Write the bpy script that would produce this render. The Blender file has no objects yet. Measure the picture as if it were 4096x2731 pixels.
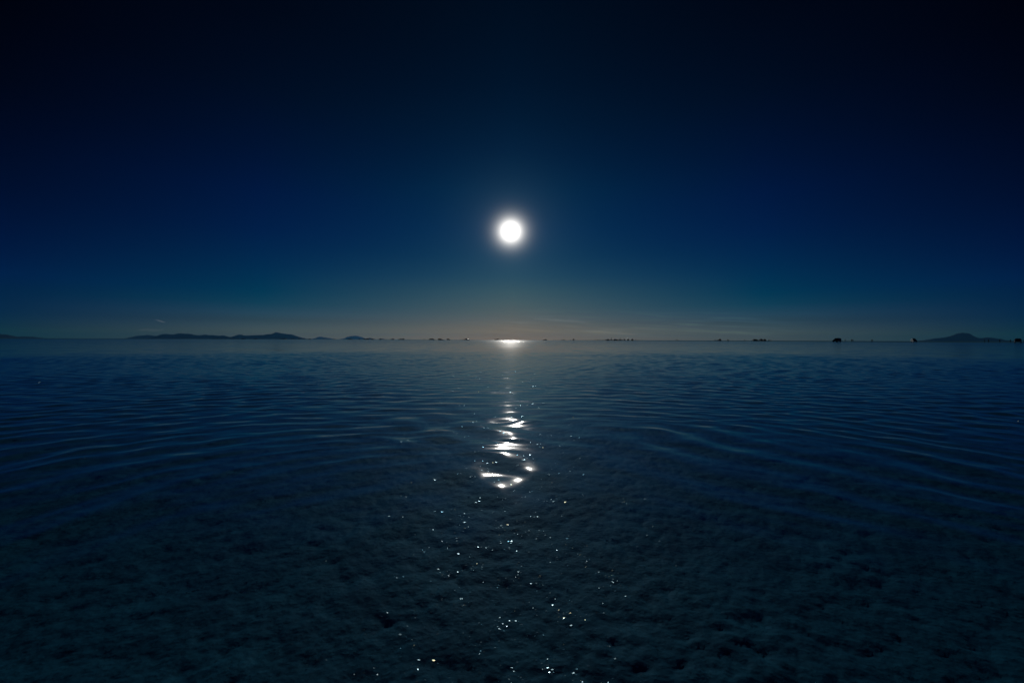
import bpy, bmesh, math, random
import numpy as np
from mathutils import Vector, Matrix

S = bpy.context.scene
C = S.collection
R = math.radians
rnd = random.Random(7)

# ------------------------------------------------------------------ camera
FPX = 1820.0                      # focal length in photograph pixels (4096 wide)
CAM_H = 0.60
HORIZON_PX = 1359.0               # y of the horizon on the optical axis
cam = bpy.data.cameras.new('camera')
cam.sensor_width = 36.0
cam.lens = 36.0 * FPX / 4096.0
cam.clip_start = 0.05
cam.clip_end = 400000.0
cam_ob = bpy.data.objects.new('camera', cam)
C.objects.link(cam_ob)
pitch = math.atan((1365.5 - HORIZON_PX) / FPX)
cam_ob.matrix_world = (Matrix.Translation((0, 0, CAM_H)) @ Matrix.Rotation(R(90) - pitch, 4, 'X')
                       @ Matrix.Rotation(R(0.19), 4, 'Z'))
S.camera = cam_ob

# ------------------------------------------------------------------ sun, sky, exposure
SUN_EL = math.atan(433.0 / FPX)   # 13.4 degrees above the horizon
SUN_AZ = math.atan(-7.0 / FPX)    # positive = to the right of +Y
SUN_DIR = Vector((math.cos(SUN_EL) * math.sin(SUN_AZ), math.cos(SUN_EL) * math.cos(SUN_AZ), math.sin(SUN_EL)))
lamp = bpy.data.lights.new('sun', 'SUN')
lamp.energy = 4.0
lamp.angle = R(0.53)
lamp.color = (1.0, 0.95, 0.87)
lamp_ob = bpy.data.objects.new('sun', lamp)
C.objects.link(lamp_ob)
lamp_ob.rotation_euler = (-SUN_DIR).to_track_quat('-Z', 'Y').to_euler()
lamp_ob.location = (0, 0, 50)

S.view_settings.view_transform = 'Standard'
S.view_settings.look = 'None'
S.view_settings.gamma = 1.0
S.view_settings.use_curve_mapping = False
S.view_settings.exposure = -3.3219     # exposed for the sun: one tenth of a normal daylight exposure

S.render.engine = 'CYCLES'
cy = S.cycles
cy.max_bounces = 8
cy.diffuse_bounces = 1
cy.glossy_bounces = 3
cy.transparent_max_bounces = 8
cy.transmission_bounces = 2
cy.volume_bounces = 0
cy.sample_clamp_indirect = 0.0
cy.sample_clamp_direct = 0.0
cy.caustics_reflective = False
cy.caustics_refractive = False
cy.use_denoising = True
cy.denoiser = 'OPENIMAGEDENOISE'
cy.denoising_input_passes = 'RGB_ALBEDO_NORMAL'
cy.denoising_prefilter = 'ACCURATE'
cy.blur_glossy = 0.0
cy.use_light_tree = False


class NT:
    """Small helper to write node trees as expressions."""
    def __init__(self, tree):
        self.t = tree
        self.n = tree.nodes
        self.l = tree.links

    def node(self, typ, **kw):
        n = self.n.new(typ)
        for k, v in kw.items():
            setattr(n, k, v)
        return n

    def put(self, sock, v):
        if isinstance(v, bpy.types.NodeSocket):
            self.l.new(v, sock)
        else:
            sock.default_value = v

    def m(self, op, a, b=0.0, c=None, clamp=False):
        n = self.node('ShaderNodeMath', operation=op, use_clamp=clamp)
        self.put(n.inputs[0], a)
        self.put(n.inputs[1], b)
        if c is not None:
            self.put(n.inputs[2], c)
        return n.outputs[0]

    def vm(self, op, a, b=(0, 0, 0), scale=None):
        n = self.node('ShaderNodeVectorMath', operation=op)
        self.put(n.inputs[0], a)
        if op != 'NORMALIZE' and op != 'LENGTH' and op != 'SCALE':
            self.put(n.inputs[1], b)
        if scale is not None:
            self.put(n.inputs['Scale'], scale)
        return n.outputs['Value'] if op in ('DOT_PRODUCT', 'LENGTH') else n.outputs['Vector']

    def mix(self, f, a, b, blend='MIX'):
        n = self.node('ShaderNodeMix', data_type='RGBA', blend_type=blend)
        n.clamp_factor = True
        self.put(n.inputs[0], f)
        self.put(n.inputs[6], a)
        self.put(n.inputs[7], b)
        return n.outputs[2]

    def rng(self, v, a, b, c=0.0, d=1.0, smooth=False):
        n = self.node('ShaderNodeMapRange')
        n.interpolation_type = 'SMOOTHSTEP' if smooth else 'LINEAR'
        self.put(n.inputs[0], v)
        for i, q in enumerate((a, b, c, d)):
            n.inputs[1 + i].default_value = q
        return n.outputs[0]

    def ramp(self, v, stops, interp='LINEAR'):
        n = self.node('ShaderNodeValToRGB')
        cr = n.color_ramp
        cr.interpolation = interp
        while len(cr.elements) < len(stops):
            cr.elements.new(0.5)
        for e, (p, col) in zip(cr.elements, stops):
            e.position = p
        for e, (p, col) in zip(cr.elements, stops):
            e.color = (*col, 1.0)
        self.put(n.inputs[0], v)
        return n.outputs[0]

    def noise(self, vec, scale, detail=2.0, rough=0.5, dist=0.0, w=None):
        n = self.node('ShaderNodeTexNoise')
        if w is not None:
            n.noise_dimensions = '4D'
            n.inputs['W'].default_value = w
        self.put(n.inputs['Vector'], vec)
        n.inputs['Scale'].default_value = scale
        n.inputs['Detail'].default_value = detail
        n.inputs['Roughness'].default_value = rough
        n.inputs['Distortion'].default_value = dist
        return n


def srgb(c):
    return tuple(((v / 255.0) / 12.92 if v <= 10 else ((v / 255.0 + 0.055) / 1.055) ** 2.4) for v in c)


# Sky as the photograph shows it: the physical sky, then the darkening of a colour grade and a
# lens vignette painted into its colour (a factor on elevation and on azimuth from the sun).
# Rows: screen height above the horizon / focal length on that azimuth, colour of the clear sky there.
SKY_Y = (770, 752, 736, 720, 696, 668, 635, 590, 528, 440, 352, 200, 16)
SKY_COL = {
    0.0:  ((103, 101, 97), (100, 101, 98), (90, 98, 100), (78, 93, 98), (65, 88, 97), (52, 82, 96), (35, 72, 92), (18, 60, 87),
           (6, 50, 82), (0, 42, 72), (0, 33, 60), (0, 20, 42), (0, 13, 30)),
    28.9: ((64, 80, 86), (58, 78, 87), (48, 74, 88), (36, 68, 87), (18, 62, 85), (4, 55, 83), (0, 48, 81), (0, 40, 77),
           (0, 31, 71), (0, 24, 62), (0, 19, 51), (0, 13, 34), (0, 7, 22)),
    47.2: ((14, 50, 64), (8, 50, 68), (2, 47, 70), (0, 44, 71), (0, 41, 71), (0, 38, 70), (0, 34, 71), (0, 28, 65),
           (0, 22, 57), (0, 16, 47), (0, 12, 38), (0, 7, 24), (0, 2, 15)),
}
NISHITA = {   # the physical sky (strength 0.1) sampled at the same places
    0.0: ((1.88, 1.69, 1.18), (1.40, 1.45, 1.21), (1.116, 1.277, 1.221), (0.94, 1.14, 1.20), (0.78, 0.993, 1.158), (0.66, 0.87, 1.09),
          (0.56, 0.75, 1.00), (0.47, 0.635, 0.90), (0.374, 0.513, 0.763), (0.27, 0.39, 0.62), (0.200, 0.302, 0.508), (0.129, 0.213, 0.388), (0.092, 0.161, 0.309)),
    28.9: ((0.98, 1.04, 0.82), (0.81, 0.97, 0.88), (0.696, 0.905, 0.914), (0.60, 0.83, 0.92), (0.491, 0.731, 0.909), (0.41, 0.64, 0.87),
           (0.34, 0.55, 0.81), (0.275, 0.46, 0.73), (0.219, 0.376, 0.634), (0.17, 0.30, 0.53), (0.141, 0.250, 0.457), (0.108, 0.195, 0.369), (0.085, 0.155, 0.302)),
    47.2: ((0.73, 0.80, 0.65), (0.64, 0.77, 0.69), (0.572, 0.742, 0.724), (0.51, 0.70, 0.74), (0.438, 0.643, 0.748), (0.37, 0.58, 0.735),
           (0.315, 0.51, 0.705), (0.257, 0.435, 0.655), (0.208, 0.362, 0.589), (0.163, 0.295, 0.51), (0.137, 0.247, 0.445), (0.106, 0.195, 0.365), (0.085, 0.158, 0.304)),
}
SKY_GAIN = 6.0
SKY_FIX = {0.0: ((2.372, 1.719, 0.899), (1.518, 1.241, 0.933), (1.278, 1.118, 0.955), (1.226, 1.079, 0.941), (1.22, 1.088, 0.981), (1.133, 1.066, 0.97), (1.0, 1.0, 1.0), (1.0, 1.0, 1.0), (1.0, 1.0, 1.0), (1.0, 1.0, 1.0), (0.002, 0.852, 0.957), (0.003, 0.871, 0.962), (0.023, 0.861, 0.934)), 28.9: ((2.132, 1.578, 0.935), (1.35, 1.163, 0.972), (1.016, 0.913, 0.826), (1.165, 1.074, 1.016), (0.788, 0.993, 0.985), (0.096, 0.965, 0.978), (0.002, 0.962, 0.984), (0.002, 0.928, 0.979), (0.002, 0.882, 0.989), (0.005, 0.867, 1.006), (0.012, 0.827, 0.954), (0.034, 0.776, 0.904), (0.106, 0.68, 0.846)), 47.2: ((0.088, 1.636, 1.063), (0.007, 0.856, 0.947), (0.002, 0.822, 0.996), (0.002, 0.799, 1.0), (0.002, 0.771, 0.971), (0.002, 0.785, 0.967), (0.002, 0.79, 1.007), (0.003, 0.725, 0.95), (0.006, 0.681, 0.92), (0.013, 0.657, 0.818), (0.029, 0.607, 0.759), (0.062, 0.42, 0.601), (0.12, 0.058, 0.464))}
world = bpy.data.worlds.new('World')
S.world = world
world.use_nodes = True
W = NT(world.node_tree)
for n in list(W.n):
    W.n.remove(n)
sky = W.node('ShaderNodeTexSky')
sky.sky_type = 'NISHITA'
sky.sun_disc = False
sky.sun_elevation = SUN_EL
sky.sun_rotation = SUN_AZ
sky.altitude = 3600
sky.air_density = 1.0
sky.dust_density = 1.0
sky.ozone_density = 2.0
vdir = W.vm('NORMALIZE', W.node('ShaderNodeTexCoord').outputs['Generated'])
sep = W.node('ShaderNodeSeparateXYZ')
W.put(sep.inputs[0], vdir)
dx, dy, dz = sep.outputs
up = W.m('MAXIMUM', dz, 0.0)
tpos = W.m('POWER', W.m('DIVIDE', up, 0.75), 0.5, clamp=True)
hor = W.m('SQRT', W.m('ADD', W.m('MULTIPLY', dx, dx), W.m('MULTIPLY', dy, dy)))
az = W.m('ARCCOSINE', W.m('DIVIDE', dy, W.m('MAXIMUM', hor, 1e-4)))     # azimuth away from the sun


def sky_ramp(a):
    stops = []
    f = 1045.0 / math.cos(R(a))
    fix = SKY_FIX[a] if SKY_FIX else ((1, 1, 1),) * len(SKY_Y)
    for y, col, ni, fx in zip(SKY_Y, SKY_COL[a], NISHITA[a], fix):
        el = math.atan((780.0 - y) / f)
        pos = math.sqrt(math.sin(el) / 0.75)
        lin = srgb(col)
        stops.append((pos, tuple(min(1.0, l * q / (0.1 * n) / SKY_GAIN) for l, n, q in zip(lin, ni, fx))))
    stops.append((1.0, tuple(v * 0.5 for v in stops[-1][1])))
    return W.ramp(tpos, stops)


r0, r1, r2 = (sky_ramp(a) for a in (0.0, 28.9, 47.2))
fac = W.mix(W.rng(az, 0.0, R(28.9)), r0, r1)
fac = W.mix(W.rng(az, R(28.9), R(50.0)), fac, r2)
fac = W.vm('SCALE', fac, scale=SKY_GAIN * 0.1)
skycol = W.vm('MULTIPLY', sky.outputs[0], fac)

# thin streaks of high cloud low over the horizon
el_ = W.m('ARCSINE', W.m('MAXIMUM', W.m('MINIMUM', dz, 0.99), -0.99))
saz = W.m('ARCTAN2', dx, dy)
cvec = W.node('ShaderNodeCombineXYZ')
W.put(cvec.inputs[0], W.m('MULTIPLY', saz, 7.0))
W.put(cvec.inputs[1], W.m('ADD', W.m('MULTIPLY', el_, 120.0), W.m('MULTIPLY', saz, 6.0)))
cn = W.noise(cvec.outputs[0], 1.0, 4.0, 0.55, 0.4)
streak = W.rng(cn.outputs[0], 0.47, 0.72, smooth=True)
band = W.m('MULTIPLY', W.rng(el_, R(0.1), R(1.0), smooth=True), W.rng(el_, R(2.2), R(4.2), 1.0, 0.0, smooth=True))
side = W.m('MULTIPLY', W.rng(saz, R(-8), R(4), smooth=True), W.rng(saz, R(24), R(38), 1.0, 0.0, smooth=True))
streak = W.m('MULTIPLY', W.m('MULTIPLY', streak, band), side)
skycol = W.vm('SCALE', skycol, scale=W.m('ADD', 1.0, W.m('MULTIPLY', streak, 0.38)))


def wisp(x_px, y_px, wx, wy, slope, scale, gain, w):
    """a small cloud scrap at a place in the sky, ragged by noise"""
    a0 = math.atan((x_px - 2048) / FPX)
    e0 = math.atan((HORIZON_PX - 3 - y_px) / FPX * math.cos(a0))
    u = W.m('DIVIDE', W.m('SUBTRACT', saz, a0), wx)
    v = W.m('DIVIDE', W.m('SUBTRACT', W.m('SUBTRACT', el_, e0), W.m('MULTIPLY', W.m('SUBTRACT', saz, a0), slope)), wy)
    d = W.m('ADD', W.m('MULTIPLY', u, u), W.m('MULTIPLY', v, v))
    cv = W.node('ShaderNodeCombineXYZ')
    W.put(cv.inputs[0], W.m('MULTIPLY', saz, scale))
    W.put(cv.inputs[1], W.m('MULTIPLY', el_, scale * 3))
    nn = W.noise(cv.outputs[0], 1.0, 4.0, 0.6, 0.5, w=w)
    d = W.m('ADD', d, W.m('MULTIPLY', W.m('SUBTRACT', nn.outputs[0], 0.5), 2.4))
    return W.m('MULTIPLY', W.rng(d, 1.0, 0.1, smooth=True), gain)


ws = W.m('ADD', wisp(642, 1286, 0.0085, 0.0016, -0.30, 260, 0.12, 1.3), wisp(606, 1322, 0.022, 0.0028, 0.0, 150, 0.045, 4.1))
ws = W.vm('SCALE', (1.0, 0.95, 0.95), scale=W.m('MULTIPLY', ws, 4.0))
skycol = W.vm('ADD', skycol, ws)

# aureole: haze glow and lens bloom painted round the sun, and the sun's disc itself
ca = W.vm('DOT_PRODUCT', vdir, tuple(SUN_DIR))
ang = W.m('ARCCOSINE', W.m('MINIMUM', ca, 0.9999999))
g1 = W.m('MULTIPLY', W.m('EXPONENT', W.m('MULTIPLY', ang, -1 / R(0.52))), 105.0)
g2 = W.m('MULTIPLY', W.m('EXPONENT', W.m('MULTIPLY', ang, -1 / R(2.6))), 0.75)
glow = W.vm('ADD', W.vm('SCALE', (1.0, 0.95, 0.88), scale=g1), W.vm('SCALE', (0.62, 0.85, 1.0), scale=g2))
disc = W.vm('SCALE', (1.0, 0.97, 0.92), scale=W.rng(ang, R(0.95), R(0.50), 0.0, 80.0, smooth=True))
skycol = W.vm('ADD', skycol, W.vm('ADD', glow, disc))
bg = W.node('ShaderNodeBackground')
W.put(bg.inputs[0], skycol)
bg.inputs[1].default_value = 1.0
W.l.new(bg.outputs[0], W.node('ShaderNodeOutputWorld').inputs[0])
# (the factor 0.1 above is the strength of the physical sky)


# ------------------------------------------------------------------ helpers
def link(o, parent=None):
    C.objects.link(o)
    if parent is not None:
        o.parent = parent
    return o


def tag(o, label=None, cat=None, group=None, kind=None):
    if label:
        o['label'] = label
    if cat:
        o['category'] = cat
    if group:
        o['group'] = group
    if kind:
        o['kind'] = kind
    return o


def np_mesh(name, verts, quads, mats, smooth=True, tris=None):
    me = bpy.data.meshes.new(name)
    verts = np.ascontiguousarray(verts, dtype=np.float32)
    me.vertices.add(len(verts))
    me.vertices.foreach_set('co', verts.ravel())
    quads = np.ascontiguousarray(quads, dtype=np.int32)
    k = quads.shape[1]
    me.loops.add(quads.size)
    me.loops.foreach_set('vertex_index', quads.ravel())
    me.polygons.add(len(quads))
    me.polygons.foreach_set('loop_start', np.arange(0, quads.size, k, dtype=np.int32))
    me.polygons.foreach_set('use_smooth', np.full(len(quads), smooth, dtype=bool))
    me.update(calc_edges=True)
    for m in mats:
        me.materials.append(m)
    return me


_tab = np.random.default_rng(11).random((8, 256, 256))


def vnoise(x, y, seed=0):
    """smooth value noise, 0..1"""
    t = _tab[seed % 8]
    x = x + 37.3 * seed
    y = y + 11.9 * seed
    xi = np.floor(x).astype(np.int64)
    yi = np.floor(y).astype(np.int64)
    fx = x - xi
    fy = y - yi
    fx = fx * fx * fx * (fx * (fx * 6 - 15) + 10)
    fy = fy * fy * fy * (fy * (fy * 6 - 15) + 10)
    x0, x1, y0, y1 = xi & 255, (xi + 1) & 255, yi & 255, (yi + 1) & 255
    a = t[x0, y0] * (1 - fx) + t[x1, y0] * fx
    b = t[x0, y1] * (1 - fx) + t[x1, y1] * fx
    return a * (1 - fy) + b * fy


def fbm(x, y, seed=0, octs=4):
    v = 0.0
    a = 0.5
    for i in range(octs):
        v = v + a * vnoise(x, y, seed + i)
        x = x * 2.03
        y = y * 2.03
        a *= 0.5
    return v / (1 - 0.5 ** octs)


def worley(x, y, seed=0):
    """distance to the nearest jittered point"""
    t1, t2 = _tab[seed % 8], _tab[(seed + 3) % 8]
    xi = np.floor(x).astype(np.int64)
    yi = np.floor(y).astype(np.int64)
    best = np.full(np.shape(x), 9.0)
    for i in (-1, 0, 1):
        for j in (-1, 0, 1):
            cx, cy_ = xi + i, yi + j
            px = cx + t1[cx & 255, cy_ & 255]
            py = cy_ + t2[cx & 255, cy_ & 255]
            best = np.minimum(best, (x - px) ** 2 + (y - py) ** 2)
    return np.sqrt(best)


def dome(x, y, seed):
    d = worley(x, y, seed)
    return np.clip(1.0 - 1.15 * d * d, 0.0, 1.0)


def salt_height(x, y):
    wx = x + 0.022 * (fbm(x / 0.06, y / 0.06, 1, 3) - 0.5) + 0.06 * (vnoise(x / 0.4, y / 0.4, 2) - 0.5)
    wy = y + 0.022 * (fbm(x / 0.06 + 40, y / 0.06, 3, 3) - 0.5) + 0.06 * (vnoise(x / 0.4, y / 0.4 + 9, 4) - 0.5)
    patch = vnoise(x / 0.35, y / 0.35, 5)
    h = 0.014 * (fbm(x / 0.42, y / 0.42, 6, 3) - 0.5)
    h = h + (0.0026 + 0.0044 * patch) * (dome(wx / 0.09, wy / 0.09, 0) - 0.7)
    h = h + (0.0024 + 0.0042 * vnoise(x / 0.2, y / 0.2, 7)) * (dome(wx / 0.042, wy / 0.042, 2) - 0.7)
    h = h + 0.0034 * (dome(wx / 0.020, wy / 0.020, 5) - 0.7)
    h = np.maximum(h, -0.022)
    return h


# ------------------------------------------------------------------ materials
def principled(name, col, rough=0.6, metal=0.0, spec=0.5, var=0.0, vscale=8.0, bump=0.0, bscale=20.0):
    m = bpy.data.materials.new(name)
    m.use_nodes = True
    T = NT(m.node_tree)
    p = m.node_tree.nodes['Principled BSDF']
    p.inputs['Roughness'].default_value = rough
    p.inputs['Metallic'].default_value = metal
    p.inputs['Specular IOR Level'].default_value = spec
    co = T.node('ShaderNodeTexCoord').outputs['Object']
    if var > 0:
        nz = T.noise(co, vscale, 4.0, 0.6)
        c = T.mix(nz.outputs[0], tuple(v * (1 - var) for v in col) + (1,), tuple(min(1, v * (1 + var)) for v in col) + (1,))
        T.put(p.inputs['Base Color'], c)
    else:
        p.inputs['Base Color'].default_value = (*col, 1)
    if bump > 0:
        b = T.node('ShaderNodeBump')
        b.inputs['Strength'].default_value = bump
        b.inputs['Distance'].default_value = 0.01
        T.put(b.inputs['Height'], T.noise(co, bscale, 4.0, 0.65).outputs[0])
        T.put(p.inputs['Normal'], b.outputs[0])
    return m


def salt_material():
    m = bpy.data.materials.new('wet salt crust')
    m.use_nodes = True
    T = NT(m.node_tree)
    p = m.node_tree.nodes['Principled BSDF']
    geo = T.node('ShaderNodeNewGeometry')
    pos = geo.outputs['Position']
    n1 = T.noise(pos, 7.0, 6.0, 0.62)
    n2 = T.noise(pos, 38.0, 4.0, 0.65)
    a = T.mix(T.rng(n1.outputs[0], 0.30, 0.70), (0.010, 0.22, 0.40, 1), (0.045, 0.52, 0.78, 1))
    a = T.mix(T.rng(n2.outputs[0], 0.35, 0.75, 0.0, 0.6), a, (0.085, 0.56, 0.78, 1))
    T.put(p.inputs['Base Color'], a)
    p.inputs['Roughness'].default_value = 0.75
    p.inputs['Specular IOR Level'].default_value = 0.25
    vo = T.node('ShaderNodeTexVoronoi')
    vo.feature = 'SMOOTH_F1'
    vo.inputs['Scale'].default_value = 85.0
    T.put(vo.inputs['Vector'], T.vm('ADD', pos, T.vm('SCALE', n2.outputs['Color'], scale=0.012)))
    hgt = T.m('ADD', T.m('MULTIPLY', T.noise(pos, 210.0, 4.0, 0.7).outputs[0], 0.8), T.m('MULTIPLY', vo.outputs['Distance'], -1.6))
    b = T.node('ShaderNodeBump')
    b.inputs['Strength'].default_value = 0.25
    b.inputs['Distance'].default_value = 0.004
    T.put(b.inputs['Height'], hgt)
    T.put(p.inputs['Normal'], b.outputs[0])
    return m


def water_material():
    m = bpy.data.materials.new('shallow brine')
    m.use_nodes = True
    T = NT(m.node_tree)
    for n in list(T.n):
        T.n.remove(n)
    geo = T.node('ShaderNodeNewGeometry')
    pos = geo.outputs['Position']
    dist = T.vm('LENGTH', pos)
    # wind ripple too fine for the mesh: slopes added to the surface normal, stronger out on the open flat
    st = T.vm('MULTIPLY', pos, (0.55, 1.0, 1.0))
    na = T.vm('SUBTRACT', T.noise(st, 3.4, 2.0, 0.5).outputs['Color'], (0.5, 0.5, 0.5))
    nb = T.vm('SUBTRACT', T.noise(T.vm('MULTIPLY', pos, (0.8, 1.0, 1.0)), 1.1, 2.0, 0.5).outputs['Color'], (0.5, 0.5, 0.5))
    sl = T.vm('ADD', T.vm('SCALE', na, scale=0.75), T.vm('SCALE', nb, scale=0.9))
    gust = T.rng(T.noise(T.vm('MULTIPLY', pos, (0.25, 1.0, 1.0)), 0.06, 3.0, 0.55).outputs[0], 0.3, 0.7, 0.65, 1.25)
    amp = T.m('ADD', T.rng(dist, 8.0, 30.0, 0.0, 0.11, smooth=True), T.rng(dist, 22.0, 120.0, 0.0, 0.30, smooth=True))
    patchy = T.rng(T.noise(T.vm('MULTIPLY', pos, (1.0, 0.10, 1.0)), 0.9, 3.0, 0.6).outputs[0], 0.40, 0.66, 0.35, 1.35)
    amp = T.m('MULTIPLY', amp, patchy)
    sl = T.vm('MULTIPLY', sl, (1.0, 1.0, 0.0))
    sl = T.vm('SCALE', sl, scale=T.m('MULTIPLY', amp, gust))
    # capillary ripple close by
    nc = T.vm('SUBTRACT', T.noise(pos, 26.0, 2.0, 0.5).outputs['Color'], (0.5, 0.5, 0.5))
    sl = T.vm('ADD', sl, T.vm('SCALE', T.vm('MULTIPLY', nc, (1.0, 1.0, 0.0)), scale=T.m('ADD', 0.010, T.m('MULTIPLY', T.rng(dist, 3.2, 7.0, 0.0, 0.05), T.rng(dist, 15.0, 40.0, 1.0, 0.0)))))
    nrm = T.vm('NORMALIZE', T.vm('ADD', geo.outputs['Normal'], sl))
    # reflectance of the air-water surface (Schlick), the same for light on its way down and up
    cosi = T.m('ABSOLUTE', T.vm('DOT_PRODUCT', nrm, geo.outputs['Incoming']))
    refl = T.m('ADD', 0.023, T.m('MULTIPLY', 0.977, T.m('POWER', T.m('SUBTRACT', 1.0, cosi, clamp=True), 5.0)))
    tr = T.node('ShaderNodeBsdfTransparent')
    tr.inputs[0].default_value = (0.70, 0.87, 0.95, 1)
    gl = T.node('ShaderNodeBsdfGlossy')
    gl.inputs['Color'].default_value = (1, 1, 1, 1)
    T.put(gl.inputs['Roughness'], T.m('ADD', 0.035, T.m('ADD', T.rng(dist, 8.0, 40.0, 0.0, 0.04), T.rng(dist, 40.0, 200.0, 0.0, 0.02))))
    T.put(gl.inputs['Normal'], nrm)
    mx = T.node('ShaderNodeMixShader')
    T.put(mx.inputs[0], refl)
    T.l.new(tr.outputs[0], mx.inputs[1])
    T.l.new(gl.outputs[0], mx.inputs[2])
    out = T.node('ShaderNodeOutputMaterial')
    T.l.new(mx.outputs[0], out.inputs[0])
    return m


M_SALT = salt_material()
M_WATER = water_material()
M_ROCK = principled('mountain rock', (0.06, 0.06, 0.065), 0.95, var=0.35, vscale=0.002, spec=0.1)
M_TYRE = principled('tyre rubber', (0.02, 0.02, 0.02), 0.85, spec=0.2)
M_RIM = principled('wheel steel', (0.35, 0.35, 0.36), 0.4, 0.8)
M_GLASS = principled('tinted car glass', (0.02, 0.025, 0.03), 0.05, spec=0.8)
M_TRIM = principled('black trim', (0.02, 0.02, 0.02), 0.6)
M_LAMP = principled('lamp glass', (0.6, 0.6, 0.58), 0.15, spec=0.8)
M_LENS = principled('tail lamp red', (0.12, 0.006, 0.006), 0.6, spec=0.2)
M_TARP = principled('dusty tarpaulin', (0.05, 0.05, 0.055), 0.9, var=0.3, spec=0.1)
PAINT = {
    'dark': principled('dark paint', (0.025, 0.027, 0.03), 0.32, var=0.15),
    'black': principled('black paint', (0.012, 0.012, 0.013), 0.35, var=0.1),
    'silver': principled('silver paint', (0.45, 0.46, 0.47), 0.25, 0.5, var=0.08),
    'white': principled('white paint', (0.75, 0.75, 0.73), 0.25, var=0.05),
}
M_SKIN = principled('skin', (0.30, 0.18, 0.12), 0.6)
M_HAIR = principled('dark hair', (0.02, 0.015, 0.012), 0.7)
CLOTH = [principled('jacket cloth %d' % i, c, 0.9, var=0.2, spec=0.1) for i, c in enumerate(
    ((0.03, 0.035, 0.05), (0.05, 0.02, 0.02), (0.02, 0.03, 0.025), (0.06, 0.055, 0.05)))]
M_TROUSER = principled('trouser cloth', (0.025, 0.027, 0.035), 0.9, spec=0.1)

# ------------------------------------------------------------------ terrain: salt flat and water as polar sheets
ORG = np.array((0.0, -2.0))


def columns(step, half):
    fine = np.arange(-half, half + 1e-6, step)
    coarse = np.arange(half + 4.0, 360 - half - 3.9, 4.0)
    return np.radians(np.concatenate((fine, coarse)))


def rows(r0, r1, k, dmin, dmax):
    out = [r0]
    while out[-1] < r1:
        out.append(out[-1] + min(max(k * (out[-1] - 1.7), dmin), dmax))
    return out


def shore_radius(azd):
    """distance of the water's edge against bearing in degrees"""
    a = (azd + 180) % 360 - 180
    return np.interp(a, (-180, -60, -48, -30, -18, -8, 0, 10, 20, 30, 40, 48, 70, 180),
                     (700, 640, 640, 1000, 1300, 880, 660, 560, 470, 400, 345, 330, 340, 700))


def polar(az_, rr):
    A, Q = np.meshgrid(az_, rr, indexing='xy')
    return ORG[0] + Q * np.sin(A), ORG[1] + Q * np.cos(A), A, Q


def polar_quads(nr, nc):
    i, j = np.meshgrid(np.arange(nr - 1), np.arange(nc), indexing='ij')
    j2 = (j + 1) % nc
    a = i * nc + j
    b = i * nc + j2
    # counter-clockwise seen from above (columns run clockwise)
    return np.stack((a, b, b + nc, a + nc), -1).reshape(-1, 4)


def build_salt_flat():
    az_ = columns(0.12, 57.0)
    rr = rows(2.45, 8.5, 0.0075, 0.0065, 0.05)
    r = rr[-1]
    while r < 250000:
        r *= 1.13
        rr.append(r)
    rr = np.array([0.02, 0.5, 1.0, 1.5, 2.0, 2.3] + rr)
    X, Y, A, Q = polar(az_, rr)
    Z = np.full(X.shape, -0.065)
    near = Q < 12.0
    hh = salt_height(X[near], Y[near])
    fade = np.clip((9.5 - Q[near]) / 4.0, 0, 1)
    Z[near] += hh * fade
    sh = shore_radius(np.degrees(A))
    Z += np.clip((Q - 0.55 * sh) / (0.45 * sh), 0, 1) * 0.067
    Z += np.clip((Q - sh) / (2.5 * sh), 0, 1) * 0.06
    V = np.stack((X, Y, Z), -1).reshape(-1, 3)
    F = polar_quads(len(rr), len(az_))
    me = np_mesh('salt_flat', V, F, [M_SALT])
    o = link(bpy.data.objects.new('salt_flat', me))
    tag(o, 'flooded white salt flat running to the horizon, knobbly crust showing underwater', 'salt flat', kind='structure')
    return o


WAVE_SEED = 7


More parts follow.
